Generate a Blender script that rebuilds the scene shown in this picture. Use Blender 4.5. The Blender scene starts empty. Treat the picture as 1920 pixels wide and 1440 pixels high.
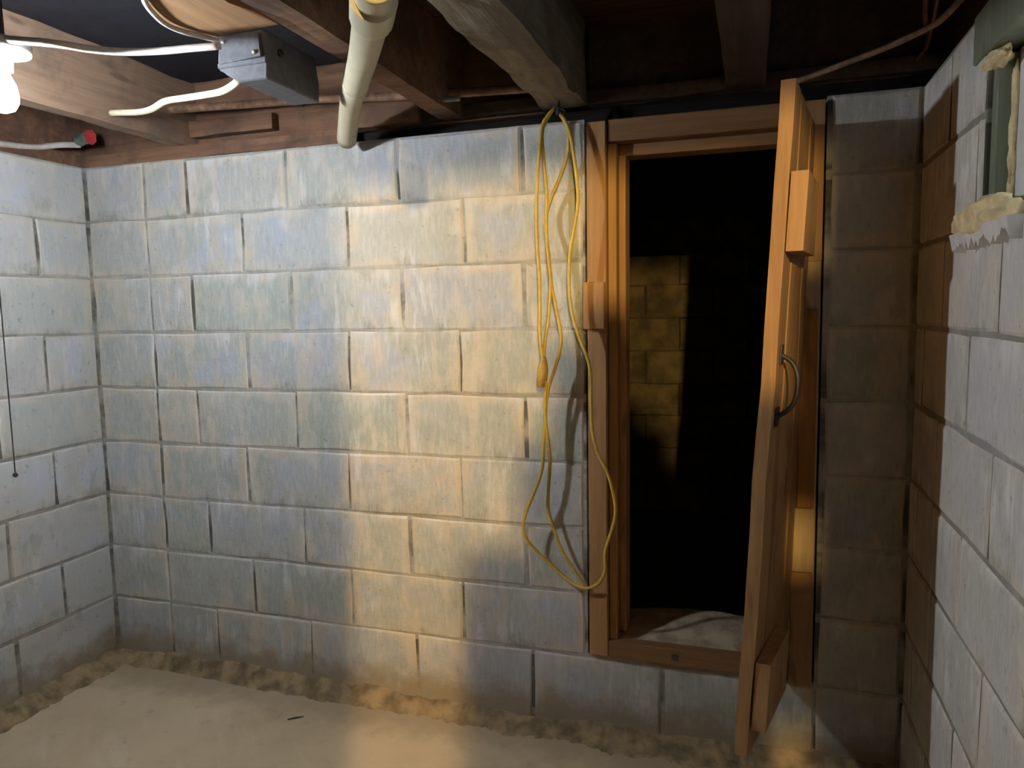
import bpy, bmesh, math, random
from mathutils import Vector, Matrix, noise
random.seed(7)
S = bpy.context.scene
COL = S.collection
ZO = 1.87                      # wall top stands 1.87 m above the floor; heights below are measured from the wall top
CO = .2032                     # one block course

# ------------------------------------------------------------------ camera, world, lights, exposure
cd = bpy.data.cameras.new('camera'); cam = bpy.data.objects.new('camera', cd); COL.objects.link(cam)
_r = [[0.951393, 0.307503, -0.017136], [-0.014206, 0.099398, 0.994946], [0.307652, -0.946341, 0.098935]]
_c = [2.3394, -2.1648, -0.5464]
cam.matrix_world = Matrix(((_r[0][0], _r[1][0], _r[2][0], _c[0]), (_r[0][1], _r[1][1], _r[2][1], _c[1]),
                           (_r[0][2], _r[1][2], _r[2][2], _c[2] + ZO), (0, 0, 0, 1)))
cd.sensor_fit = 'HORIZONTAL'; cd.sensor_width = 36; cd.lens = 1387.59 / 1920 * 36; cd.clip_start = .02
S.camera = cam
W = bpy.data.worlds.new('world'); S.world = W; W.use_nodes = True
W.node_tree.nodes['Background'].inputs[0].default_value = (.55, .7, 1, 1)
W.node_tree.nodes['Background'].inputs[1].default_value = .05
ld = bpy.data.lights.new('back_room_lamp', 'POINT'); ld.energy = 480; ld.color = (1, .67, .25); ld.shadow_soft_size = .022
lo = bpy.data.objects.new('back_room_lamp', ld); COL.objects.link(lo); lo.location = (2.85, -3.6, .10 + ZO)
BULB_STRENGTH = 1130
DAY_STRENGTH = 1.0
S.view_settings.view_transform = 'Standard'; S.view_settings.look = 'None'
S.view_settings.exposure = 0; S.view_settings.gamma = 1; S.view_settings.use_curve_mapping = False

# ------------------------------------------------------------------ materials
class N:
    def __init__(s, name):
        s.m = bpy.data.materials.new(name); s.m.use_nodes = True; s.t = s.m.node_tree; s.n = s.t.nodes; s.l = s.t.links
        s.b = s.n['Principled BSDF']
    def put(s, sock, v):
        if isinstance(v, (int, float)): sock.default_value = v
        elif isinstance(v, tuple): sock.default_value = v if len(v) == len(sock.default_value) else (*v, 1)
        else: s.l.new(v, sock)
    def pos(s): return s.n.new('ShaderNodeNewGeometry').outputs['Position']
    def gen(s): return s.n.new('ShaderNodeTexCoord').outputs['Generated']
    def rnd(s): return s.n.new('ShaderNodeObjectInfo').outputs['Random']
    def scale(s, v, k):
        x = s.n.new('ShaderNodeVectorMath'); x.operation = 'MULTIPLY'; s.put(x.inputs[0], v); x.inputs[1].default_value = k; return x.outputs[0]
    def xyz(s, v):
        x = s.n.new('ShaderNodeSeparateXYZ'); s.l.new(v, x.inputs[0]); return x.outputs
    def noise(s, v, sc, det=4, rough=.55, dist=0):
        x = s.n.new('ShaderNodeTexNoise'); s.l.new(v, x.inputs['Vector']); x.inputs['Scale'].default_value = sc
        x.inputs['Detail'].default_value = det; x.inputs['Roughness'].default_value = rough; x.inputs['Distortion'].default_value = dist; return x.outputs['Fac']
    def math(s, op, a, b=0., c=0.):
        x = s.n.new('ShaderNodeMath'); x.operation = op; s.put(x.inputs[0], a); s.put(x.inputs[1], b); s.put(x.inputs[2], c); return x.outputs[0]
    def ramp(s, v, a, b, lo=0., hi=1.):
        x = s.n.new('ShaderNodeMapRange'); x.interpolation_type = 'SMOOTHSTEP'; s.l.new(v, x.inputs[0])
        for i, q in enumerate((a, b, lo, hi)): x.inputs[i + 1].default_value = q
        return x.outputs[0]
    def mix(s, f, a, b, mode='MIX'):
        x = s.n.new('ShaderNodeMix'); x.data_type = 'RGBA'; x.blend_type = mode; s.put(x.inputs[0], f); s.put(x.inputs[6], a); s.put(x.inputs[7], b); return x.outputs[2]
    def bump(s, h, st=.3, d=.01):
        x = s.n.new('ShaderNodeBump'); x.inputs['Strength'].default_value = st; x.inputs['Distance'].default_value = d; s.l.new(h, x.inputs['Height'])
        s.l.new(x.outputs[0], s.b.inputs['Normal'])
    def done(s, col, rough=.8, metal=0., spec=.3):
        s.put(s.b.inputs['Base Color'], col); s.put(s.b.inputs['Roughness'], rough); s.b.inputs['Metallic'].default_value = metal
        s.b.inputs['Specular IOR Level'].default_value = spec; return s.m

def plain(name, col, rough=.6, metal=0., var=.25, sc=30, bump=.1):
    k = N(name); p = k.pos(); n = k.noise(p, sc)
    k.bump(n, bump, .004)
    return k.done(k.mix(k.ramp(n, .3, .7), tuple(c * (1 - var) for c in col), tuple(min(1, c * (1 + var)) for c in col)), rough, metal)

def wood(name, c1, c2, axis='z', rough=.75, fine=60, bump=.25, knots=True, dirt=None):
    k = N(name); p = k.pos()
    sv = {'x': (.06, 1, 1), 'y': (1, .06, 1), 'z': (1, 1, .06)}[axis]
    v = k.scale(p, sv)
    g = k.noise(v, fine, 5, .6, .4); g2 = k.noise(v, 14, 3, .5, .8)
    f = k.math('ADD', k.math('MULTIPLY', g, .5), k.math('MULTIPLY', g2, .5))
    col = k.mix(k.ramp(f, .34, .66), c1, c2)
    if knots:
        kn = k.noise(k.scale(p, tuple(.35 if q < .5 else 1 for q in sv)), 12, 2)
        col = k.mix(k.ramp(kn, .64, .72, 0, .55), col, tuple(c * .35 for c in c1))
    if dirt:
        d = k.noise(p, 7, 5, .65); col = k.mix(k.ramp(d, .45, .68, 0, .8), col, dirt)
    r = k.rnd(); col = k.mix(k.math('MULTIPLY', r, .3), col, tuple(c * .55 for c in c1))
    k.bump(f, bump, .006)
    return k.done(col, rough)

def masonry(name, u='X', base=(.43, .45, .43), green=(.385, .405, .365), beige=(.60, .50, .36), mort=False, dark=1., blue=(.40, .44, .53)):
    """painted concrete block: pale grey paint in patches, white salt drips, beige bleed round the joints, damp feet"""
    k = N(name); p = k.pos(); w = k.xyz(p)
    n2 = k.noise(p, 11, 6, .65); n3 = k.noise(p, 120, 3, .7)
    big = k.noise(p, 3.0, 4, .55, .3); mid = k.noise(p, 7.5, 5, .6, .5)
    col = k.mix(k.ramp(big, .42, .58), base, green)
    col = k.mix(k.ramp(k.noise(p, 4.6, 4, .5, .4), .53, .60, 0, .75), col, blue)
    col = k.mix(k.ramp(mid, .55, .66, 0, .6), col, (.335, .345, .315))
    col = k.mix(k.math('MULTIPLY', k.rnd(), .5), col, k.mix(k.ramp(n2, .4, .6), (.40, .405, .385), (.47, .475, .46)))
    r2 = k.math('FRACT', k.math('MULTIPLY', k.rnd(), 7.31)); r3 = k.math('FRACT', k.math('MULTIPLY', k.rnd(), 13.7))
    tint = k.mix(k.ramp(r3, .4, .6), tuple(c * q for c, q in zip(green, (.86, .93, .86))), blue)
    col = k.mix(k.ramp(r2, .60, .85, 0, .6), col, tint)
    st = k.noise(k.scale(p, (1, 1, .16)), 30, 5, .65); st2 = k.noise(k.scale(p, (1, 1, .3)), 13, 5, .6, .3)
    if not mort:
        g = k.xyz(k.gen()); gu = g['X'] if u == 'X' else g['Y']
        eu = k.math('MULTIPLY', k.math('ABSOLUTE', k.math('SUBTRACT', gu, .5)), 2.)
        wob = k.math('MULTIPLY', k.math('SUBTRACT', n2, .5), .55)
        side = k.ramp(k.math('ADD', eu, wob), .74, .98); top = k.ramp(k.math('ADD', g['Z'], wob), .80, 1.0); foot = k.ramp(k.math('ADD', g['Z'], wob), .26, .02)
        e = k.math('MAXIMUM', side, k.math('MAXIMUM', top, k.math('MULTIPLY', foot, .7)))
        e = k.math('MULTIPLY', e, k.ramp(k.noise(p, 3.4, 3), .40, .58))
        col = k.mix(k.math('MULTIPLY', e, .85), col, k.mix(k.ramp(st, .4, .62), beige, (.62, .58, .49)))
        ft = k.math('MULTIPLY', foot, k.ramp(k.noise(p, 5.2, 4, .6), .46, .62))
        col = k.mix(k.math('MULTIPLY', ft, .7), col, (.25, .25, .215))
        dr = k.math('MULTIPLY', k.ramp(k.math('ADD', g['Z'], k.math('MULTIPLY', k.math('SUBTRACT', st, .5), 1.6)), .62, 1.05), k.ramp(k.noise(p, 4.9, 3), .46, .60))
        col = k.mix(k.math('MULTIPLY', dr, .6), col, (.66, .67, .68))
    wh = k.math('MULTIPLY', k.ramp(st, .50, .62), k.ramp(k.noise(p, 4.2, 3), .50, .64))
    col = k.mix(k.math('MULTIPLY', wh, .65), col, (.68, .69, .70))
    be = k.math('MULTIPLY', k.ramp(k.noise(p, 2.4, 5, .6), .50, .63), k.ramp(st2, .38, .6))
    col = k.mix(k.math('MULTIPLY', be, .6), col, beige)
    fs = k.noise(k.scale(p, (1, 1, .25)), 90, 3, .6)
    col = k.mix(k.ramp(fs, .4, .7, .0, .34), col, (.62, .615, .58))
    col = k.mix(k.math('MULTIPLY', k.ramp(st2, .5, .66, 0, .65), k.ramp(big, .40, .55)), col, k.mix(.5, beige, (.62, .61, .58)))
    col = k.mix(k.ramp(k.noise(p, 42, 4, .6), .60, .72, 0, .5), col, (.24, .24, .22))
    z = w['Z']; hz = k.math('ADD', z, k.math('MULTIPLY', k.math('SUBTRACT', n2, .5), .22))
    col = k.mix(k.ramp(hz, .55, .15, 0, .2), col, (.26, .265, .26))
    col = k.mix(k.ramp(hz, .17, .055, 0, .85), col, (.27, .21, .14))
    if mort:
        fr_ = k.math('FRACT', k.math('ADD', k.math('DIVIDE', k.math('SUBTRACT', 1.87, z), .2032), .5))
        bed = k.ramp(k.math('ABSOLUTE', k.math('SUBTRACT', fr_, .5)), .05, .075)            # 0 in a bed joint, 1 in an upright one
        dk = k.math('MULTIPLY', k.ramp(k.noise(p, 5, 4, .6), .40, .60, .1, .95), k.math('ADD', k.math('MULTIPLY', bed, .65), .35))
        col = k.mix(dk, k.mix(.3, col, (.33, .30, .24)), (.09, .085, .07))
    if dark != 1.: col = k.mix(1., col, (dark, dark, dark), 'MULTIPLY')
    h = k.math('ADD', k.math('MULTIPLY', n3, .5), k.math('ADD', k.math('MULTIPLY', n2, .9), k.math('MULTIPLY', fs, .45)))
    k.bump(h, .45, .007)
    return k.done(col, .9, 0, .15)

M = {}
M['block_x'] = masonry('painted_block_back'); M['block_y'] = masonry('painted_block_side', 'Y', base=(.57, .59, .615), green=(.52, .535, .53), beige=(.63, .58, .50), blue=(.54, .58, .69))  # side blocks paler and bluer: bulb glow put into the paint
M['block_r'] = masonry('painted_block_right', 'Y', base=(.50, .485, .465), green=(.43, .42, .385), beige=(.50, .455, .385), blue=(.45, .455, .485), dark=1.38)
M['mortar'] = masonry('mortar', mort=True)
M['raw_wall'] = plain('unpainted_wall', (.07, .06, .05), .95)  # dark tone keeps the unseen walls from bouncing light
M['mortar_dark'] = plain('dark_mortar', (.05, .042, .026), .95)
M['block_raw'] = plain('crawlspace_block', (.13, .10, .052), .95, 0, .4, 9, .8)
M['pine'] = wood('pine', (.33, .18, .075), (.45, .26, .12))
M['pine_x'] = wood('pine_level', (.19, .10, .043), (.28, .15, .068), 'x')
M['pine_stop'] = wood('pine_stop', (.36, .195, .07), (.48, .285, .105), knots=False)
M['plank'] = wood('door_plank', (.31, .17, .072), (.47, .275, .12), fine=90, bump=.45)
M['board'] = wood('orange_board', (.27, .115, .026), (.36, .17, .042))  # orange tone stands for warm lamp light on the right jamb
M['pale'] = wood('pale_pine', (.38, .27, .14), (.50, .38, .21))
M['joist'] = wood('old_joist', (.24, .155, .105), (.40, .275, .19), 'y', .9, 50, .6, True, (.17, .12, .095))
M['djoist'] = wood('dark_joist', (.05, .032, .022), (.09, .06, .04), 'y', .9, 50, .6, True, (.04, .03, .022))  # joist colour darkened to paint the unlit timbers
M['tar'] = wood('tarred_plate', (.010, .008, .007), (.018, .014, .012), 'x', .95, 50, .3)  # near-black stands in for shade in the recess above the wall
M['beam'] = wood('whitewashed_beam', (.17, .145, .11), (.34, .30, .235), 'y', .9, 40, .8, True, (.15, .12, .09))
M['rim'] = wood('rim_wood', (.14, .075, .045), (.25, .14, .085), 'x', .9, 50, .5, True, (.09, .06, .05))
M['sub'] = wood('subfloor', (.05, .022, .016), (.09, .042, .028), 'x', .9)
M['tan'] = wood('tan_board', (.24, .13, .06), (.36, .215, .11), 'y', .8, 40, .5)
M['sheet'] = plain('black_sheet', (.010, .011, .017), .7)
M['galv'] = plain('grey_steel', (.135, .145, .165), .55, .1, .15, 50)
M['screw'] = plain('screw', (.55, .55, .55), .4, .6)
M['pvc'] = plain('pvc', (.62, .58, .42), .38, 0, .07, 9, .03)
M['cable'] = plain('cream_cable', (.72, .66, .47), .5, 0, .1, 40)
M['wcable'] = plain('white_cable', (.58, .56, .52), .55, 0, .12, 40)
M['rust'] = plain('rusty_pipe', (.26, .155, .10), .65, .2, .35, 30)
M['copper'] = plain('copper', (.30, .13, .075), .45, .55, .3, 30)
M['gpipe'] = plain('grey_pipe', (.22, .23, .22), .6)
M['red'] = plain('red_handle', (.50, .05, .06), .5)
M['brass'] = plain('green_brass', (.16, .22, .18), .5, .4)
M['cord'] = plain('yellow_cord', (.60, .42, .08), .45, 0, .1, 60, .05)
M['plug'] = plain('cord_end', (.42, .28, .07), .5)
M['iron'] = plain('black_iron', (.06, .055, .06), .5, .5)
M['porc'] = plain('porcelain', (.8, .8, .78), .3, 0, .04)
M['string'] = plain('pull_string', (.13, .115, .10), .7)
M['foam'] = plain('spray_foam', (.80, .66, .38), .8, 0, .22, 25, .6)
M['greenwood'] = wood('green_painted_wood', (.19, .215, .155), (.25, .275, .20), 'z', .7)
M['white'] = plain('white_vinyl', (.78, .8, .82), .4, 0, .05)
M['dirt'] = plain('rough_cove', (.25, .185, .105), .95, 0, .45, 16, 1.)
M['earth'] = plain('crawl_earth', (.33, .27, .19), .95, 0, .3, 18, .7)
M['black_chip'] = plain('dark_scrap', (.07, .06, .05), .8)

k = N('concrete_floor'); p = k.pos()
a = k.noise(p, 2.2, 4); b_ = k.noise(p, 13, 6, .65)
sm = k.n.new('ShaderNodeMapping'); sm.inputs['Rotation'].default_value = (0, 0, .75); k.l.new(p, sm.inputs[0])
s1 = k.noise(k.scale(sm.outputs[0], (.22, 1.3, 1)), 9, 4, .6)
col = k.mix(k.ramp(a, .35, .65), (.47, .375, .25), (.57, .46, .315))
col = k.mix(k.ramp(s1, .52, .70, 0, .35), col, (.66, .55, .41))
col = k.mix(k.ramp(b_, .58, .72, 0, .5), col, (.36, .295, .21))
w = k.xyz(p)
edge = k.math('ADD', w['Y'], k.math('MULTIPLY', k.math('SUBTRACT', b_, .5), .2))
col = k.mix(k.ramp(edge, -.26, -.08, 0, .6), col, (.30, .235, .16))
k.bump(k.math('ADD', b_, k.math('MULTIPLY', s1, .5)), .25, .008)
M['floor'] = k.done(col, 1., 0, .05)

def emitter(name, col, st):
    m = bpy.data.materials.new(name); m.use_nodes = True; b = m.node_tree.nodes['Principled BSDF']
    b.inputs['Base Color'].default_value = (*col, 1); b.inputs['Emission Color'].default_value = (*col, 1); b.inputs['Emission Strength'].default_value = st
    return m
M['bulb'] = emitter('lit_bulb', (.90, .95, 1), BULB_STRENGTH)
_t = M['bulb'].node_tree; _g = _t.nodes.new('ShaderNodeNewGeometry'); _x = _t.nodes.new('ShaderNodeSeparateXYZ'); _r = _t.nodes.new('ShaderNodeMapRange')
_t.links.new(_g.outputs['Normal'], _x.inputs[0]); _t.links.new(_x.outputs['Z'], _r.inputs[0])      # an LED lamp: the dome below glows, the neck hardly
for _i, _v in enumerate((-.5, .35, BULB_STRENGTH, BULB_STRENGTH * .34)): _r.inputs[_i + 1].default_value = _v
_t.links.new(_r.outputs[0], _t.nodes['Principled BSDF'].inputs['Emission Strength'])
M['day'] = emitter('daylit_pane', (.86, .93, 1), DAY_STRENGTH)

# ------------------------------------------------------------------ builders
WL = {}                         # world origin of every object, as nothing is rotated
def link(name, data, org, parent=None):
    o = bpy.data.objects.new(name, data); COL.objects.link(o)
    org = Vector(org); WL[o] = org
    if parent: o.parent = parent; o.location = org - WL[parent]
    else: o.location = org
    return o
def empty(name, loc):
    o = link(name, None, (loc[0], loc[1], loc[2] + ZO)); o.empty_display_size = .1; return o
def tag(o, label=None, cat=None, group=None, kind=None):
    for a, b in (('label', label), ('category', cat), ('group', group), ('kind', kind)):
        if b: o[a] = b
    return o
def build(name, bm, mat, parent=None, smooth=False):
    """bm in room coordinates (height from the wall top)"""
    bmesh.ops.recalc_face_normals(bm, faces=bm.faces[:])
    lo = Vector((1e9,) * 3); hi = -lo
    for v in bm.verts:
        for i in range(3): lo[i] = min(lo[i], v.co[i]); hi[i] = max(hi[i], v.co[i])
    org = Vector(((lo.x + hi.x) / 2, (lo.y + hi.y) / 2, lo.z))
    for v in bm.verts: v.co -= org
    me = bpy.data.meshes.new(name); bm.to_mesh(me); bm.free(); me.materials.append(mat)
    if smooth:
        for f in me.polygons: f.use_smooth = True
    return link(name, me, org + Vector((0, 0, ZO)), parent)
def hexa(bm, c, bev=0.):
    """c: 8 corners, bottom ring then top ring"""
    v = [bm.verts.new(q) for q in c]
    fs = [bm.faces.new([v[i] for i in f]) for f in ((3, 2, 1, 0), (4, 5, 6, 7), (0, 1, 5, 4), (1, 2, 6, 5), (2, 3, 7, 6), (3, 0, 4, 7))]
    if bev:
        es = list({e for f in fs for e in f.edges})
        bmesh.ops.bevel(bm, geom=es, offset=bev, segments=1, affect='EDGES', profile=.5)
def bx(bm, x0, x1, y0, y1, z0, z1, bev=0.):
    hexa(bm, [(x0, y0, z0), (x1, y0, z0), (x1, y1, z0), (x0, y1, z0), (x0, y0, z1), (x1, y0, z1), (x1, y1, z1), (x0, y1, z1)], bev)
def box(name, mat, parent, *d, bev=.003):
    bm = bmesh.new(); bx(bm, *d, bev=bev); return build(name, bm, mat, parent)
def rough_beam(name, mat, parent, x0, x1, y0, y1, z0, z1, axis=1, seg=24, cross=3, amp=.008, sd=0.):
    """hewn timber: a box cut along its length with an uneven surface"""
    bm = bmesh.new(); L = (x0, y0, z0); H = (x1, y1, z1); n = [cross] * 3; n[axis] = seg
    vs = {}
    def V(i, j, q):
        if (i, j, q) not in vs:
            co = Vector([L[a] + (H[a] - L[a]) * t / n[a] for a, t in enumerate((i, j, q))])
            d = noise.noise_vector(co * 9 + Vector((sd, sd, sd))) * amp + noise.noise_vector(co * 38 + Vector((sd, 0, 0))) * amp * .35
            d[axis] *= .3; vs[i, j, q] = bm.verts.new(co + d)
        return vs[i, j, q]
    for a in range(3):
        b, c = [q for q in range(3) if q != a]
        for e in (0, n[a]):
            for i in range(n[b]):
                for j in range(n[c]):
                    qs = []
                    for di, dj in ((0, 0), (1, 0), (1, 1), (0, 1)):
                        t = [0] * 3; t[a] = e; t[b] = i + di; t[c] = j + dj; qs.append(V(*t))
                    bm.faces.new(qs)
    return build(name, bm, mat, parent)
def smooth_path(pts, k=6):
    P = [Vector(q) for q in pts]; P = [P[0] * 2 - P[1]] + P + [P[-1] * 2 - P[-2]]; o = []
    for i in range(1, len(P) - 2):
        a, b, c, d = P[i - 1:i + 3]
        for j in range(k):
            t = j / k
            o.append(.5 * ((2 * b) + (c - a) * t + (2 * a - 5 * b + 4 * c - d) * t * t + (3 * b - a - 3 * c + d) * t ** 3))
    o.append(P[-2]); return o
def tube(bm, pts, r, n=8, k=6, smooth=True, cap=True):
    P = smooth_path(pts, k) if smooth else [Vector(q) for q in pts]
    R = r if callable(r) else (lambda t: r)
    nrm = None; rings = []
    for i, c in enumerate(P):
        d = (P[min(i + 1, len(P) - 1)] - P[max(i - 1, 0)]).normalized()
        if nrm is None: nrm = d.orthogonal().normalized()
        nrm = (nrm - d * nrm.dot(d)).normalized(); b = d.cross(nrm); rr = R(i / (len(P) - 1))
        rings.append([bm.verts.new(c + (nrm * math.cos(a) + b * math.sin(a)) * rr) for a in (2 * math.pi * j / n for j in range(n))])
    for A, B in zip(rings, rings[1:]):
        for j in range(n): bm.faces.new((A[j], A[(j + 1) % n], B[(j + 1) % n], B[j]))
    if cap: bm.faces.new(rings[0][::-1]); bm.faces.new(rings[-1])
def pipe(name, mat, parent, pts, r, n=10, k=6, smooth=True):
    bm = bmesh.new(); tube(bm, pts, r, n, k, smooth); return build(name, bm, mat, parent, True)
def lathe(bm, c, prof, n=20):
    """prof: (radius, height) pairs about the vertical through c"""
    rings = [[bm.verts.new((c[0] + r * math.cos(a), c[1] + r * math.sin(a), c[2] + h)) for a in (2 * math.pi * j / n for j in range(n))] for r, h in prof]
    for A, B in zip(rings, rings[1:]):
        for j in range(n): bm.faces.new((A[j], A[(j + 1) % n], B[(j + 1) % n], B[j]))
    bm.faces.new(rings[0][::-1]); bm.faces.new(rings[-1])

def block(mat, parent, T, u0, u1, z0, z1, gap=.0034, proud=None, jit=.0030):
    """one concrete block with a worn, bevelled face; T maps (along, out of the wall, height) to the room"""
    u0 += gap; u1 -= gap; z0 += gap * .6; z1 -= gap * .6
    out = random.uniform(.0024, .0050) if proud is None else proud
    n = 3 if u1 - u0 > .25 else 2
    loop = [(u0 + (u1 - u0) * i / n, z0) for i in range(n)] + [(u1, z0), (u1, (z0 + z1) / 2)] + [(u1 - (u1 - u0) * i / n, z1) for i in range(n)] + [(u0, z1), (u0, (z0 + z1) / 2)]
    bm = bmesh.new(); c = ((u0 + u1) / 2, (z0 + z1) / 2); rings = []
    js = [(random.uniform(-jit, jit), random.uniform(-jit, jit), random.uniform(-.0009, .0009)) for _ in loop]
    for q, (ins, o) in enumerate(((0, -.03), (0, out - .0045), (.007, out))):
        ring = []
        for (u, z), (ju, jz, jo) in zip(loop, js):
            du = -1 if u > c[0] + 1e-6 else 1 if u < c[0] - 1e-6 else 0; dz = -1 if z > c[1] + 1e-6 else 1 if z < c[1] - 1e-6 else 0
            eu = abs(abs(u - c[0]) - (u1 - u0) / 2) < 1e-6; ez = abs(abs(z - c[1]) - (z1 - z0) / 2) < 1e-6
            ring.append(bm.verts.new(T(u + ju + du * ins * eu, o + (jo if q else 0), z + jz + dz * ins * ez)))
        rings.append(ring)
    m = len(loop)
    for A, B in zip(rings, rings[1:]):
        for j in range(m): bm.faces.new((A[j], A[(j + 1) % m], B[(j + 1) % m], B[j]))
    bm.faces.new(rings[-1]); bm.faces.new(rings[0][::-1])
    return build('block', bm, mat, parent)

# ------------------------------------------------------------------ floor, ceiling, walls
XR = 2.743                      # right wall face
bm = bmesh.new(); bx(bm, -.3, 4.2, -5, .3, -2.0, -1.87)
floor = tag(build('floor', bm, M['floor']), 'dusty beige concrete floor of the basement', 'floor', kind='structure')

bm = bmesh.new()
bx(bm, -.25, 1.868, .004, .20, -1.87, 0); bx(bm, 2.520, 3.0, .004, .20, -1.87, 0); bx(bm, 1.868, 2.520, .004, .20, -1.87, -1.612)
wb = tag(build('wall_back', bm, M['mortar']), 'pale blue-grey painted concrete block wall holding the low doorway', 'wall', kind='structure')
Tb = lambda u, o, z: (u, .004 - o, z)
odd = [.265, .449, .858, 1.270, 1.679, 1.866]; even = [.265, .671, 1.078, 1.488, 1.866]
rows = {1: odd, 2: even, 3: odd, 4: [.265, .670, 1.070, 1.466, 1.866], 5: [.265, .443, .856, 1.272, 1.678, 1.866],
        6: [.265, .645, 1.052, 1.460, 1.862], 7: [.265, .468, .867, 1.270, 1.676, 1.862], 8: [.265, .646, 1.046, 1.455, 1.862],
        9: [.265, .476, .876, 1.283, 1.688, 2.098, 2.524, 2.742]}
for r, js in rows.items():
    z1 = -CO * (r - 1) + (.0 if r < 2 else .004); z0 = -CO * r + .004
    if r == 9: z0 = -1.868
    block(M['block_x'], wb, Tb, .001, .265, z0, z1)
    for u0, u1 in zip(js, js[1:]):
        wide = .0055 if (r, u1) in ((1, 1.270), (1, .858), (9, 2.098), (7, 1.676)) else .0032
        block(M['block_x'], wb, Tb, u0, u1, z0, z1, wide if u1 - u0 > .3 else .0032)
    if r < 9: block(M['block_x'], wb, Tb, 2.530, 2.741, z0, z1)

bm = bmesh.new(); bx(bm, -.25, -.004, -5, .2, -1.87, 0)
wl = tag(build('wall_left', bm, M['mortar']), 'blue-grey concrete block side wall beside the bare bulb', 'wall', kind='structure')
Tl = lambda u, o, z: (-.004 + o, -u, z)
for r in range(1, 10):
    z1 = -CO * (r - 1) + (.0 if r < 2 else .004); z0 = -CO * r + .004 if r < 9 else -1.868
    js = [.0, .212, .618, 1.024] if r % 2 == 0 else [.0, .405, .811, 1.218]
    for u0, u1 in zip(js, js[1:]): block(M['block_y'], wl, Tl, u0, u1, z0, z1)

bm = bmesh.new()
bx(bm, XR + .004, 2.95, -.55, .2, -1.87, .0); bx(bm, XR + .004, 2.95, -2.4, -.55, -1.87, -.412); bx(bm, XR + .004, 2.95, -2.4, -1.45, -.412, 0)
wr = tag(build('wall_right', bm, M['mortar']), 'grey concrete block side wall under the daylit window', 'wall', kind='structure')
Tr = lambda u, o, z: (XR + .004 - o, -u, z)
for r in range(1, 10):
    z1 = -CO * (r - 1) + (.0 if r < 2 else .004); z0 = -CO * r + .004 if r < 9 else -1.868
    js = [.006, .276, .682, 1.088, 1.494] if r % 2 else [.006, .100, .507, .913, 1.32]
    for u0, u1 in zip(js, js[1:]):
        if r <= 2:
            if u0 >= .55: continue
            u1 = min(u1, .55)
            if u1 - u0 < .03: continue
        block(M['block_r'], wr, Tr, u0, u1, z0, z1, .0065)
# lintel, jamb lining and frame of the window in the right wall
w1 = tag(empty('window_1', (2.85, -.95, -.41)), 'small basement window with white frame in a green painted reveal', 'window', kind='structure')
box('lintel', M['greenwood'], w1, XR - .004, 2.95, -1.5, -.47, -.092, .0)
box('jamb_lining', M['greenwood'], w1, XR + .012, 2.9, -.575, -.548, -.405, -.10)
box('window_frame', M['white'], w1, 2.787, 2.85, -.655, -.577, -.40, -.095)
box('window_frame', M['white'], w1, 2.787, 2.85, -1.45, -.656, -.40, -.355)
box('window_frame', M['white'], w1, 2.787, 2.85, -1.45, -.656, -.14, -.095)
box('pane', M['day'], w1, 2.812, 2.818, -1.45, -.656, -.354, -.141, bev=0)

# the front of the room, behind the photographer: unseen partition, its stepped gap and slots shaped to mask the lamp
bm = bmesh.new()
bx(bm, -.004, 2.350, -2.7, -2.6, -1.87, .28); bx(bm, 2.464, 2.52, -2.612, -2.6, -1.87, -.29); bx(bm, 2.52, 2.548, -2.612, -2.6, -1.87, -.19); bx(bm, 2.548, 2.575, -2.612, -2.6, -1.87, -.11); bx(bm, 2.575, 2.62, -2.612, -2.6, -1.87, -.075); bx(bm, 2.62, 2.66, -2.612, -2.6, -1.87, -.10); bx(bm, 2.66, 2.69, -2.612, -2.6, -1.87, -.125); bx(bm, 2.69, 2.733, -2.612, -2.6, -1.87, -.165)  # stepped stub shaped to cast a shoulder-like shadow
for z0, z1 in ((-1.87, -.475), (-.41, -.285), (-.235, -.05)): bx(bm, 2.733, 2.753, -2.612, -2.6, z0, z1)  # slots cut so lamp light falls on the right jamb and floor
bx(bm, 2.753, 4.2, -2.612, -2.6, -1.87, .04)
bx(bm, 2.350, 4.2, -2.7, -2.6, .04, .28)
tag(build('wall_front', bm, M['raw_wall']), 'partition with an open gap at the front of the room', 'wall', kind='structure')
bm = bmesh.new(); bx(bm, -.25, 4.2, -5.1, -5, -1.87, .3); bx(bm, 4.2, 4.3, -5.1, -2.3, -1.87, .3); bx(bm, 2.95, 4.2, -2.45, -2.35, -1.87, .3)
tag(build('wall_far', bm, M['raw_wall']), 'outer walls of the lit back room', 'wall', kind='structure')

# rough cove of spilled mortar and dirt along the foot of the walls
def cove(name, label, T, L, prof, seed):
    bm = bmesh.new(); n = int(L / .014); m = 9; g = []
    for i in range(n + 1):
        u = L * i / n; row = []
        wd, hh = prof(u)
        wd *= 1 + .35 * noise.noise(Vector((u * 4, seed, 0))) + .15 * noise.noise(Vector((u * 14, seed, 3))); hh *= 1 + .35 * noise.noise(Vector((u * 5, seed, 7)))
        for j in range(m + 1):
            t = j / m
            o = wd * t; z = hh * (1 - t) ** 1.3 * (1 + .0) - .004 * t
            a = Vector((u * 26, o * 26 + seed, 1)); d = noise.noise(a) * .0055 + noise.noise(a * 2.7) * .0045
            row.append(bm.verts.new(T(u, o + (d * .6 if 0 < j else -.01), z - 1.87 + (d if j < m else -.004))))
        g.append(row)
    for A, B in zip(g, g[1:]):
        for j in range(m): bm.faces.new((A[j], A[j + 1], B[j + 1], B[j]))
    o = build(name, bm, M['dirt'], None, False); return tag(o, label, 'baseboard', kind='structure')
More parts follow.
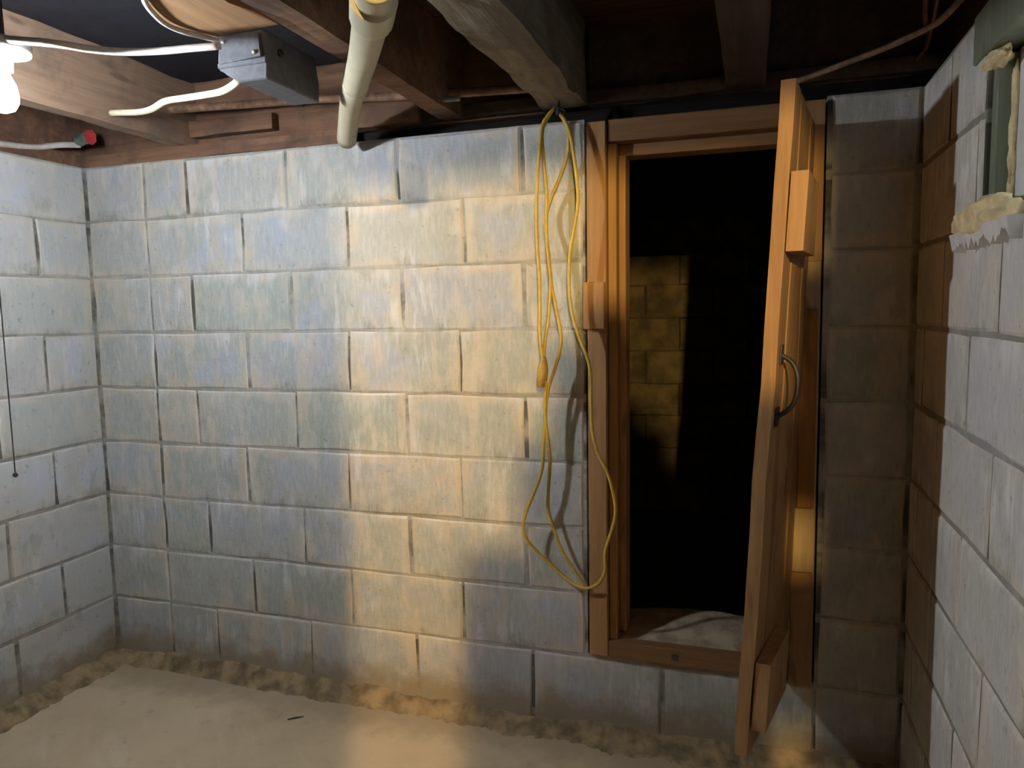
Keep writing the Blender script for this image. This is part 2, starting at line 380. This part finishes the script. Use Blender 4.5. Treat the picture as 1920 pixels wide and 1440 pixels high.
cove('baseboard_back', 'crumbly brown mortar cove where the back wall meets the floor', lambda u, o, z: (u, -o, z), XR, lambda u: (.05 + .045 * min(1, u / 1.6), .045 + .012 * math.sin(u * 3)), 1.3)
cove('baseboard_left', 'ledge of spilled mortar along the foot of the left wall', lambda u, o, z: (o, -u, z), 1.4, lambda u: (.075, .05), 5.1)

# ceiling: subfloor boards, joists, sill plate
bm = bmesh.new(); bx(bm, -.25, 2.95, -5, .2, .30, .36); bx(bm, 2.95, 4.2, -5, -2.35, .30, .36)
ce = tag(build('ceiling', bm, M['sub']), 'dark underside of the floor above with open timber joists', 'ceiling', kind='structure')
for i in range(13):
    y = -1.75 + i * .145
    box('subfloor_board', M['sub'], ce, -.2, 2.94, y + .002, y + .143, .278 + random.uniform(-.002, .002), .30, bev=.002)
tag(rough_beam('joist', M['joist'], ce, .40, .46, -2.5, .06, .045, .278, sd=1, amp=.006), 'brown joist lit by the bulb')
tag(rough_beam('joist', M['rim'], ce, 1.405, 1.475, -2.5, .06, .05, .278, sd=2, amp=.005), 'brown joist behind the junction box')
tag(rough_beam('joist', M['beam'], ce, 1.742, 1.868, -2.5, .03, .046, .278, sd=3, seg=60, cross=5, amp=.013), 'thick rough greyed beam above the cord')
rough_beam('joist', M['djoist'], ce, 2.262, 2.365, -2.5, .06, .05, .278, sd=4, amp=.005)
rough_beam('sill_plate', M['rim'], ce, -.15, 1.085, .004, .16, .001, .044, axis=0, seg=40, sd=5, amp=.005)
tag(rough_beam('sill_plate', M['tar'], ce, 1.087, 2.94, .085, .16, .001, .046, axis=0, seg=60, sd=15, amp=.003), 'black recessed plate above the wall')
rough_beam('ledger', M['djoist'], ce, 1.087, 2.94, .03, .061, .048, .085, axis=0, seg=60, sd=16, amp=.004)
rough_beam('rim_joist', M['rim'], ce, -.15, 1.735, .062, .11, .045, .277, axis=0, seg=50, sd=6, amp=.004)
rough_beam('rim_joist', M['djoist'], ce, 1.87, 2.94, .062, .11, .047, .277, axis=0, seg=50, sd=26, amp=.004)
rough_beam('sill_plate', M['rim'], ce, -.16, -.012, -2.5, .0, .001, .042, axis=1, seg=40, sd=7, amp=.004)
rough_beam('rim_joist', M['rim'], ce, -.11, -.06, -2.5, .05, .043, .277, axis=1, seg=40, sd=8, amp=.004)
rough_beam('rim_joist', M['djoist'], ce, 2.80, 2.86, -2.4, .05, .002, .277, axis=1, seg=40, sd=9, amp=.004)
rough_beam('blocking', M['rim'], ce, .42, .80, .02, .06, .075, .128, axis=0, seg=12, sd=10, amp=.003)
rough_beam('blocking', M['rim'], ce, .95, 1.34, .01, .06, .043, .11, axis=0, seg=12, sd=11, amp=.004)

# black sheet added to make the bay above the bulb dark, tan board the junction box hangs from
bm = bmesh.new(); g = []
for i in range(25):
    row = []
    for j in range(25):
        x = .463 + .94 * i / 24; y = -2.3 + 2.34 * j / 24
        row.append([x, y, .262 + .012 * noise.noise(Vector((x * 5, y * 5, 2)))])
    g.append(row)
for dz in (0, .004):
    vv = [[bm.verts.new((q[0], q[1], q[2] + dz)) for q in r] for r in g]
    for A, B in zip(vv, vv[1:]):
        for j in range(24): bm.faces.new((A[j], A[j + 1], B[j + 1], B[j]))
tag(build('plastic_sheet', bm, M['sheet'], None, True), 'blue-black sheeting under the floor above the bare bulb', 'sheet')
bm = bmesh.new()
TB = [[1.193,-0.944,0.1],[1.143,-0.882,0.1],[1.113,-0.829,0.1],[1.089,-0.766,0.1],[1.094,-0.714,0.1],[1.124,-0.652,0.1],[1.192,-0.663,0.1],[1.258,-0.673,0.1],[1.32,-0.676,0.1],[1.313,-0.755,0.1],[1.296,-0.811,0.1],[1.296,-0.905,0.1]]
vs = [[bm.verts.new((x, y, z + dz + .004 * noise.noise(Vector((x * 9, y * 9, 4))))) for x, y, z in TB] for dz in (0, .02)]
bm.faces.new(vs[0]); bm.faces.new(vs[1][::-1])
for j in range(len(TB)): bm.faces.new((vs[0][j], vs[0][(j + 1) % len(TB)], vs[1][(j + 1) % len(TB)], vs[1][j]))
tag(build('mounting_board', bm, M['tan']), 'tan board under the joists carrying the grey junction box', 'board')

# ------------------------------------------------------------------ crawlspace behind the doorway
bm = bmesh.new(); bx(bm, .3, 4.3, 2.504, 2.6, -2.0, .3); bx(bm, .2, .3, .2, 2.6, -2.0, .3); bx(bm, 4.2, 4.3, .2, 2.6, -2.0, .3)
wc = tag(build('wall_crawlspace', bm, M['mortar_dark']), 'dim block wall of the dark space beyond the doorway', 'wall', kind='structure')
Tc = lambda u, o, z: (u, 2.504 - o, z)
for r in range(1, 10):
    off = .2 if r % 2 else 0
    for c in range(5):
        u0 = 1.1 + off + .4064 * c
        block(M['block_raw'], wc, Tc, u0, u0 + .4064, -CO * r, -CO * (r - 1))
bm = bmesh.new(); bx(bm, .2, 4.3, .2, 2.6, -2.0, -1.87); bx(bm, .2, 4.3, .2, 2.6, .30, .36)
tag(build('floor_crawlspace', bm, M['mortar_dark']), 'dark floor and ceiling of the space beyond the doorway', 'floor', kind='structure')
bm = bmesh.new(); g = []
for i in range(19):
    row = []
    for j in range(11):
        x = 1.88 + .63 * i / 18; t = j / 10; y = .03 + .30 * t
        z = -1.572 + .05 * math.sin(min(1, t * 1.5) * math.pi / 2) * (.35 + .65 * math.sin(math.pi * min(1, max(0, (x - 1.93) / .62)) ** .8)) - .25 * max(0, t - .6) ** 1.5
        row.append(bm.verts.new((x, y, z + .006 * noise.noise(Vector((x * 22, y * 22, 0))))))
    g.append(row)
base = [[bm.verts.new((r[0].co.x, q, -1.612)) for q in (.03, .33)] for r in g]
for A, B in zip(g, g[1:]):
    for j in range(10): bm.faces.new((A[j], A[j + 1], B[j + 1], B[j]))
for i in range(18):
    bm.faces.new((g[i][0], g[i + 1][0], base[i + 1][0], base[i][0])); bm.faces.new((g[i][-1], g[i + 1][-1], base[i + 1][1], base[i][1])); bm.faces.new((base[i][0], base[i + 1][0], base[i + 1][1], base[i][1]))
tag(build('trim_2', bm, M['earth'], None, True), 'rough concrete threshold filling the bottom of the doorway', 'threshold', kind='structure')

# ------------------------------------------------------------------ doorway frame (rough lumber in the opening)
fr = tag(empty('trim_1', (2.19, .02, -1.61)), 'rough orange lumber frame lining the low doorway', 'door frame', kind='structure')
box('jamb', M['pine'], fr, 1.877, 1.934, -.014, .12, -1.606, -.012)
tag(box('shim_block', M['pine'], fr, 1.868, 1.932, -.034, -.0145, -.605, -.468), 'short block nailed to the left jamb')
box('door_stop', M['pine_stop'], fr, 1.9355, 1.960, .008, .11, -1.565, -.072, bev=.002)
box('door_stop', M['pine'], fr, 1.9605, 1.981, .045, .12, -1.545, -.10, bev=.002)
box('header', M['pine_x'], fr, 1.936, 2.452, -.004, .12, -.070, -.008)
box('header', M['pine_x'], fr, 1.962, 2.452, .045, .12, -.104, -.0705)
tag(box('jamb', M['pale'], fr, 2.4535, 2.513, -.012, .12, -1.626, -.012), 'pale right jamb behind the open door')
tag(box('jamb', M['pine'], fr, 2.4536, 2.5131, -.0145, -.0125, -.43, -.0125, bev=0), 'orange upper face of the right jamb')  # thin face: warm light on the jamb put into its colour
tag(box('jamb_board', M['board'], fr, 2.462, 2.506, -.034, -.0125, -1.100, -.556), 'deep orange board nailed over the right jamb')  # overlay that paints the jamb's warm light pattern in orange
tag(box('jamb_board', M['pine'], fr, 2.450, 2.508, -.030, -.0125, -1.612, -1.285), 'lower board nailed over the right jamb')
box('sill_board', M['pine_x'], fr, 1.934, 2.4525, -.012, .028, -1.6105, -1.557)
tag(box('nail_plate', M['iron'], fr, 2.125, 2.145, -.0145, -.0125, -1.592, -1.574, bev=0), 'dark square knot on the sill')

# ------------------------------------------------------------------ the plank door, swung open towards the camera
LT = {(0, 1): (2.458, -.022), (1, 1): (2.391, -.44), (0, 0): (2.412, -.022), (1, 0): (2.312, -.447)}
def leaf(s, h, t):
    a = [LT[0, 0][i] * (1 - s) * (1 - h) + LT[1, 0][i] * s * (1 - h) + LT[0, 1][i] * (1 - s) * h + LT[1, 1][i] * s * h for i in (0, 1)]
    d0 = Vector((LT[0, 0][0] - LT[1, 0][0], LT[0, 0][1] - LT[1, 0][1])); d1 = Vector((LT[0, 1][0] - LT[1, 1][0], LT[0, 1][1] - LT[1, 1][1]))
    d = (d0 * (1 - h) + d1 * h).normalized(); nx, ny = d.y, -d.x
    return (a[0] + nx * t, a[1] + ny * t, -1.60 + 1.53 * h)
hz = lambda z: (z + 1.60) / 1.53
def leaf_piece(name, mat, s0, s1, z0, z1, t0, t1, bev=.003, seg=1, warp=0.):
    bm = bmesh.new(); v = []
    for i in range(seg + 1):
        z = z0 + (z1 - z0) * i / seg; w = warp * noise.noise(Vector((z * 5, s0 * 9, t0)))
        v.append([leaf(s, hz(z), t + w * .4) for s, t in ((s0, t0), (s1 + w, t0), (s1 + w, t1), (s0, t1))])
    V = [[bm.verts.new(q) for q in r] for r in v]
    for A, B in zip(V, V[1:]):
        for j in range(4): bm.faces.new((A[j], A[(j + 1) % 4], B[(j + 1) % 4], B[j]))
    bm.faces.new(V[0][::-1]); bm.faces.new(V[-1])
    if bev: bmesh.ops.bevel(bm, geom=[e for e in bm.edges if len(e.link_faces) == 2 and e.calc_face_angle() > .7], offset=bev, segments=1, affect='EDGES')
    return build(name, bm, mat, dr)
dr = tag(empty('door_1', (2.36, -.23, -1.60)), 'narrow plank door leaning open edge-on in front of the dark doorway', 'door', kind='structure')
cuts = [0, .25, .50, .75, 1.0]
for i, (a, b) in enumerate(zip(cuts, cuts[1:])):
    leaf_piece('plank', M['plank'], a + .004, b - .004 * (i < 3), -1.60 + random.uniform(0, .012), -.07 - (random.uniform(.0, .01) if i < 3 else 0), 0, .033 - .003 * (i % 2), .0025, 14, .012)
tag(leaf_piece('batten', M['pine'], .50, 1.0, -.43, -.262, .0335, .069), 'upper cross batten of the door')
tag(leaf_piece('batten', M['pine'], .45, .985, -1.525, -1.362, .0335, .066), 'lower cross batten of the door')
hb = bmesh.new()
tube(hb, [leaf(.90, hz(-.655), .033), leaf(.90, hz(-.672), .058), leaf(.90, hz(-.70), .071), leaf(.90, hz(-.735), .073), leaf(.90, hz(-.765), .067), leaf(.90, hz(-.785), .050), leaf(.90, hz(-.795), .033)], .0055, 8, 5)
tag(build('handle', hb, M['iron'], dr, True), 'dark metal pull handle')
for z in (-.655, -.795):
    leaf_piece('handle_plate', M['iron'], .87, .93, z - .022, z + .022, .0332, .037, 0)

# ------------------------------------------------------------------ ceiling lamp with pull string
BC = [0.809,-0.943,-0.07]
lp = tag(empty('ceiling_lamp', (BC[0], BC[1], BC[2] - .05)), 'glaring bare bulb in a porcelain holder with a long pull string', 'lamp')
bm = bmesh.new(); lathe(bm, BC, [(.009, -.036), (.022, -.030), (.030, -.015), (.031, .0), (.028, .020), (.018, .042), (.016, .052)], 24)
tag(build('bulb', bm, M['bulb'], lp, True), 'white glowing bulb')
bm = bmesh.new(); lathe(bm, BC, [(.024, .050), (.026, .078), (.060, .086), (.062, .104), (.050, .112)], 24)
build('lamp_holder', bm, M['porc'], lp, True)
bm = bmesh.new(); lathe(bm, BC, [(.014, .112), (.012, .34)], 10); build('stem', bm, M['iron'], lp)
pipe('pull_string', M['string'], lp, [(BC[0] + .004, BC[1] - .03, BC[2] + .07), (BC[0] + .006, BC[1] - .047, BC[2] + .05), (BC[0] + .006, BC[1] - .047, BC[2] - .3), (BC[0] + .003, BC[1] - .045, BC[2] - .55), (BC[0] + .006, BC[1] - .047, BC[2] - .81)], .0012, 5, 5)
bm = bmesh.new(); bmesh.ops.create_icosphere(bm, subdivisions=2, radius=.0055, matrix=Matrix.Translation((BC[0] + .006, BC[1] - .047, BC[2] - .815))); build('string_bead', bm, M['string'], lp, True)

# ------------------------------------------------------------------ junction box and cables
jb = tag(empty('junction_box', (1.22, -.60, -.03)), 'grey steel junction box hanging below the ceiling beside the white pipe', 'electrical box')
prof = [(1.156, .098), (1.276, .098), (1.283, .03), (1.283, -.012), (1.205, -.012), (1.178, .008), (1.152, .020), (1.152, .040)]
bm = bmesh.new()
A = [bm.verts.new((x, -.675, z)) for x, z in prof]; B = [bm.verts.new((x, -.46, z)) for x, z in prof]
bm.faces.new(A); bm.faces.new(B[::-1])
for j in range(8): bm.faces.new((A[j], B[j], B[(j + 1) % 8], A[(j + 1) % 8]))
bmesh.ops.bevel(bm, geom=bm.edges[:], offset=.003, segments=1, affect='EDGES')
build('box_body', bm, M['galv'], jb)
bm = bmesh.new()
pl = [(1.164, .088), (1.268, .088), (1.273, .036), (1.164, .030)]
A = [bm.verts.new((x, -.6765, z)) for x, z in pl]; B = [bm.verts.new((x, -.683, z)) for x, z in pl]
bm.faces.new(A); bm.faces.new(B[::-1])
for j in range(4): bm.faces.new((A[j], B[j], B[(j + 1) % 4], A[(j + 1) % 4]))
build('cover_plate', bm, M['galv'], jb)
for x, z in ((1.176, .078), (1.258, .046)):
    pipe('screw', M['screw'], jb, [(x, -.682, z), (x, -.687, z)], .005, 8, 1, False)
bm = bmesh.new(); bx(bm, 1.153, 1.285, -.681, -.674, .022, .034, .002); build('lip', bm, M['galv'], jb)
pipe('knockout', M['iron'], jb, [(1.2835, -.62, .06), (1.2865, -.62, .06)], .009, 10, 1, False)

tag(pipe('lamp_cable', M['wcable'], None, [[0.825,-0.985,0.03],[0.884,-0.95,0.03],[0.935,-0.906,0.031],[0.957,-0.846,0.037],[0.994,-0.795,0.043],[1.061,-0.756,0.049],[1.138,-0.743,0.05],[1.204,-0.733,0.05]], .0085, 8), 'grey-white cable sagging from the bulb to the junction box', 'cable')
tag(pipe('loose_cable', M['cable'], None, [[0.489,-0.34,0.067],[0.539,-0.36,0.059],[0.636,-0.387,0.045],[0.716,-0.42,0.038],[0.788,-0.447,0.045],[0.874,-0.473,0.038],[0.966,-0.5,0.03],[1.049,-0.54,0.019],[1.111,-0.573,0.019],[1.149,-0.6,0.02]], .009, 8), 'cream cable curving out below the junction box', 'cable')
tag(pipe('arched_cable', M['wcable'], None, [[1.207,-0.959,0.092],[1.158,-0.898,0.092],[1.128,-0.846,0.092],[1.105,-0.783,0.092],[1.109,-0.732,0.092],[1.139,-0.671,0.092],[1.137,-0.642,0.092]], .006, 8), 'thin white cable bowed around the tan board', 'cable')

tag(pipe('looped_cable', M['gpipe'], None, [[1.307,-0.16,0.182],[1.323,-0.15,0.16],[1.346,-0.14,0.134],[1.384,-0.125,0.1],[1.424,-0.11,0.079],[1.473,-0.105,0.069],[1.524,-0.1,0.068]], .008, 8), 'dull grey cable looped behind the cream drain pipe', 'cable')

# ------------------------------------------------------------------ drain pipe, water pipes, valve
PV = [[1.838,-1.202,-0.088],[1.761,-1.067,-0.071],[1.685,-0.942,-0.056],[1.582,-0.772,-0.028],[1.447,-0.559,-0.001],[1.256,-0.259,0.031],[1.127,-0.062,-0.007]]
dp = tag(empty('drain_pipe', (PV[-1][0], PV[-1][1], PV[-1][2])), 'cream plastic drain pipe sloping down to the wall top', 'pipe')
pipe('pipe_body', M['pvc'], dp, PV, .0300, 20, 8)
sp = smooth_path(PV, 8)
def collar(i, r, ln):
    c = sp[i]; d = (sp[i + 1] - sp[i - 1]).normalized(); pipe('coupling', M['pvc'], dp, [c - d * ln, c - d * (ln - .004), c + d * (ln - .004), c + d * ln], lambda t: r, 20, 1, False)
collar(7, .0365, .055); collar(34, .0318, .03)
wp = tag(empty('water_pipe', (1.0, -.06, .05)), 'rusty brown pipe running along the top of the back wall', 'pipe')
pipe('pipe_run', M['rust'], wp, [[0.218,-0.06,0.153],[0.459,-0.06,0.148],[0.758,-0.06,0.136],[1.037,-0.06,0.125],[1.332,-0.06,0.104],[1.572,-0.06,0.092],[1.75,-0.06,0.085]], .013, 10)
for x, z, r in ((.62, .135, .02), (1.215, .112, .021)): pass
hk = [[0.218,-0.06,0.153],[0.459,-0.06,0.148],[0.758,-0.06,0.136],[1.037,-0.06,0.125],[1.332,-0.06,0.104],[1.572,-0.06,0.092],[1.75,-0.06,0.085]]
q = Vector(hk[3]) * .75 + Vector(hk[2]) * .25
pipe('hanger', M['iron'], wp, [q + Vector((0, .016, .05)), q + Vector((0, -.016, .02)), q + Vector((.004, -.017, -.008)), q + Vector((.006, 0, -.017)), q + Vector((.006, .016, -.004)), q + Vector((.004, .016, .03))], .003, 6)
sv = tag(empty('supply_pipe', (.1, -.1, .06)), 'pale pipe with a red valve handle in the corner above the walls', 'pipe')
pipe('pipe_run', M['wcable'], sv, [[-0.009,-0.33,0.023],[-0.017,-0.19,0.038],[0.004,-0.103,0.061],[0.065,-0.07,0.063]], .010, 10)
vv = [0.166,-0.1,0.077]
pipe('valve_body', M['brass'], sv, [(vv[0] - .10, vv[1] + .02, vv[2] - .005), (vv[0] - .07, vv[1] + .012, vv[2]), (vv[0] - .03, vv[1] + .006, vv[2])], lambda t: .013 + .008 * math.sin(t * 6.3) ** 2, 12, 4)
vh = bmesh.new(); n = 14; R0 = []
for dx in (-.005, .005):
    R0.append([vh.verts.new((vv[0] - .02 + dx, vv[1] + (.019 + .003 * (j % 2)) * math.cos(j * 6.2832 / n), vv[2] + (.023 + .003 * (j % 2)) * math.sin(j * 6.2832 / n))) for j in range(n)])
vh.faces.new(R0[0][::-1]); vh.faces.new(R0[1])
for j in range(n): vh.faces.new((R0[0][j], R0[0][(j + 1) % n], R0[1][(j + 1) % n], R0[1][j]))
tag(build('valve_handle', vh, M['red'], sv), 'red round valve handle')
tag(pipe('level_pipe', M['rust'], None, [[2.439,-0.126,0.01],[2.511,-0.191,0.013],[2.593,-0.267,0.017],[2.646,-0.327,0.02],[2.691,-0.401,0.023],[2.707,-0.497,0.027],[2.715,-0.536,0.03]], .007, 8), 'dull pipe crossing the dark joists above the open door', 'pipe')
tag(pipe('copper_tube', M['copper'], None, [[2.668,-0.399,0.1],[2.685,-0.305,0.102],[2.712,-0.164,0.103],[2.74,-0.06,0.105],[2.757,0.071,0.107],[2.752,0.177,0.108],[2.729,0.232,0.11]], .007, 8), 'thicker copper tube bending down in the dark right corner', 'pipe')
tag(pipe('copper_tube', M['copper'], None, [[2.685,-0.431,0.075],[2.697,-0.347,0.074],[2.715,-0.219,0.073],[2.732,-0.079,0.071],[2.729,0.014,0.07]], .004, 8), 'thin copper line hanging beside the thicker tube', 'pipe')

# ------------------------------------------------------------------ spray foam round the window
fm = tag(empty('spray_foam', (2.75, -.6, -.42)), 'lumpy yellow spray foam squeezed around the basement window', 'insulation')
def blob(name, c, r, seed, mat=M['foam'], amp=.35, lumps=9):
    bm = bmesh.new(); bmesh.ops.create_icosphere(bm, subdivisions=4, radius=1)
    for v in bm.verts:
        d = 1 + amp * noise.noise(v.co * 1.6 + Vector((seed, 0, 0))) + amp * .35 * noise.noise(v.co * lumps * .5 + Vector((0, seed, 0)))
        v.co = Vector((c[0] + v.co.x * r[0] * d, c[1] + v.co.y * r[1] * d, c[2] + v.co.z * r[2] * d))
    return build(name, bm, mat, fm, True)
tag(blob('foam_lump', (2.750, -.575, -.392), (.040, .15, .036), 1.), 'fat foam lump on the window ledge')
blob('foam_bead', (2.758, -.555, -.108), (.018, .062, .018), 2.)
for i, (z, h) in enumerate(((-.165, .05), (-.235, .045), (-.29, .035), (-.345, .03))):
    blob('foam_bead', (2.783, -.577, z), (.007, .010, h), 3. + i)
bm = bmesh.new()                                                     # ragged grey mortar lip the lump sits on
n = 44
T0 = []
for i in range(n + 1):
    y = -.43 - .36 * i / n + random.uniform(-.003, .003); d = .012 + random.uniform(0, .024)
    T0.append([bm.verts.new((XR + .01, y, -.408)), bm.verts.new((XR - .024, y, -.410)), bm.verts.new((XR - .018, y, -.412 - d)), bm.verts.new((XR + .01, y, -.412 - d))])
for A, B in zip(T0, T0[1:]):
    for j in range(4): bm.faces.new((A[j], A[(j + 1) % 4], B[(j + 1) % 4], B[j]))
bm.faces.new(T0[0]); bm.faces.new(T0[-1][::-1])
tag(build('mortar_drip', bm, M['porc'], fm), 'white ragged drips under the foam lump')

# ------------------------------------------------------------------ yellow extension cord on a nail
ec = tag(empty('extension_cord', (1.83, -.06, -1.42)), 'yellow extension cord hanging in long loops from a nail under the beam', 'cord')
bm = bmesh.new()
for pts in ([[1.794,-0.05,0.026],[1.774,-0.058,0.003],[1.76,-0.066,-0.03],[1.751,-0.072,-0.119],[1.744,-0.076,-0.239],[1.745,-0.08,-0.345],[1.751,-0.082,-0.452],[1.752,-0.084,-0.545],[1.751,-0.085,-0.606],[1.755,-0.086,-0.661],[1.76,-0.086,-0.694]], [[1.791,-0.05,0.023],[1.775,-0.054,0.001],[1.759,-0.059,-0.043],[1.764,-0.062,-0.133],[1.771,-0.064,-0.209],[1.769,-0.064,-0.3],[1.772,-0.062,-0.391],[1.78,-0.06,-0.468],[1.794,-0.058,-0.545],[1.807,-0.055,-0.623],[1.801,-0.053,-0.674],[1.786,-0.051,-0.721],[1.765,-0.051,-0.782],[1.755,-0.053,-0.862],[1.751,-0.056,-0.942],[1.745,-0.06,-1.023],[1.723,-0.065,-1.088],[1.697,-0.063,-1.148],[1.683,-0.061,-1.204],[1.692,-0.052,-1.246],[1.725,-0.039,-1.291],[1.79,-0.031,-1.351],[1.84,-0.033,-1.382],[1.874,-0.035,-1.388],[1.912,-0.044,-1.364],[1.933,-0.052,-1.321],[1.935,-0.057,-1.263],[1.957,-0.059,-1.187],[1.967,-0.061,-1.138],[1.961,-0.063,-1.082],[1.943,-0.065,-1.019],[1.917,-0.067,-0.965],[1.902,-0.07,-0.902],[1.898,-0.07,-0.824],[1.898,-0.07,-0.739],[1.888,-0.071,-0.685],[1.864,-0.073,-0.623],[1.846,-0.075,-0.562],[1.838,-0.078,-0.485],[1.841,-0.08,-0.395],[1.854,-0.078,-0.32],[1.865,-0.076,-0.254],[1.863,-0.071,-0.194],[1.854,-0.065,-0.126],[1.842,-0.059,-0.057],[1.826,-0.054,-0.015],[1.802,-0.05,0.018]], [[1.8,-0.05,0.021],[1.825,-0.05,-0.017],[1.834,-0.05,-0.059],[1.827,-0.042,-0.108],[1.804,-0.035,-0.165],[1.78,-0.033,-0.213],[1.763,-0.03,-0.257],[1.756,-0.035,-0.293],[1.762,-0.04,-0.335],[1.772,-0.05,-0.398],[1.778,-0.06,-0.452],[1.777,-0.065,-0.514],[1.773,-0.07,-0.576],[1.764,-0.075,-0.638],[1.76,-0.08,-0.688]], [[1.762,-0.085,-0.744],[1.766,-0.077,-0.766],[1.76,-0.069,-0.812],[1.758,-0.06,-0.877],[1.764,-0.052,-0.942],[1.766,-0.044,-1.009],[1.758,-0.037,-1.093],[1.755,-0.032,-1.152],[1.771,-0.03,-1.21],[1.795,-0.03,-1.275],[1.827,-0.03,-1.327],[1.869,-0.03,-1.388]]): tube(bm, pts, .0052, 8, 5)
build('cord', bm, M['cord'], ec, True)
pg = [[1.762,-0.086,-0.681],[1.757,-0.086,-0.75]]
pipe('plug', M['plug'], ec, [pg[0], Vector(pg[0]) * .6 + Vector(pg[1]) * .4, pg[1]], lambda t: .007 + .009 * min(1, t * 1.6), 10, 4)
pc = [[1.759,-0.09,-0.715],[1.753,-0.09,-0.77]]
pipe('connector', M['plug'], ec, [pc[0], pc[1]], lambda t: .012, 10, 1, False)
pipe('tie', M['iron'], ec, [(1.800, -.075, .012), (1.812, -.064, .02), (1.826, -.058, .012), (1.812, -.05, .006), (1.80, -.06, .010)], .0035, 6)
nb = bmesh.new(); tube(nb, [(1.806, -.045, .07), (1.806, -.05, .03), (1.806, -.062, .006), (1.81, -.078, .008), (1.812, -.084, .02)], .0035, 8, 4)
tag(build('hook', nb, M['iron'], None, True), 'dark bent nail under the beam holding the yellow cord', 'hook')

# ------------------------------------------------------------------ scrap on the floor
bm = bmesh.new(); bmesh.ops.create_icosphere(bm, subdivisions=1, radius=1)
for v in bm.verts: v.co = Vector((.93 + v.co.x * .022 + v.co.y * .008, -.19 + v.co.y * .008 + v.co.x * .018, -1.868 + v.co.z * .005)) + noise.noise_vector(v.co * 3) * .003
tag(build('scrap', bm, M['black_chip']), 'small dark scrap lying on the concrete floor', 'scrap')
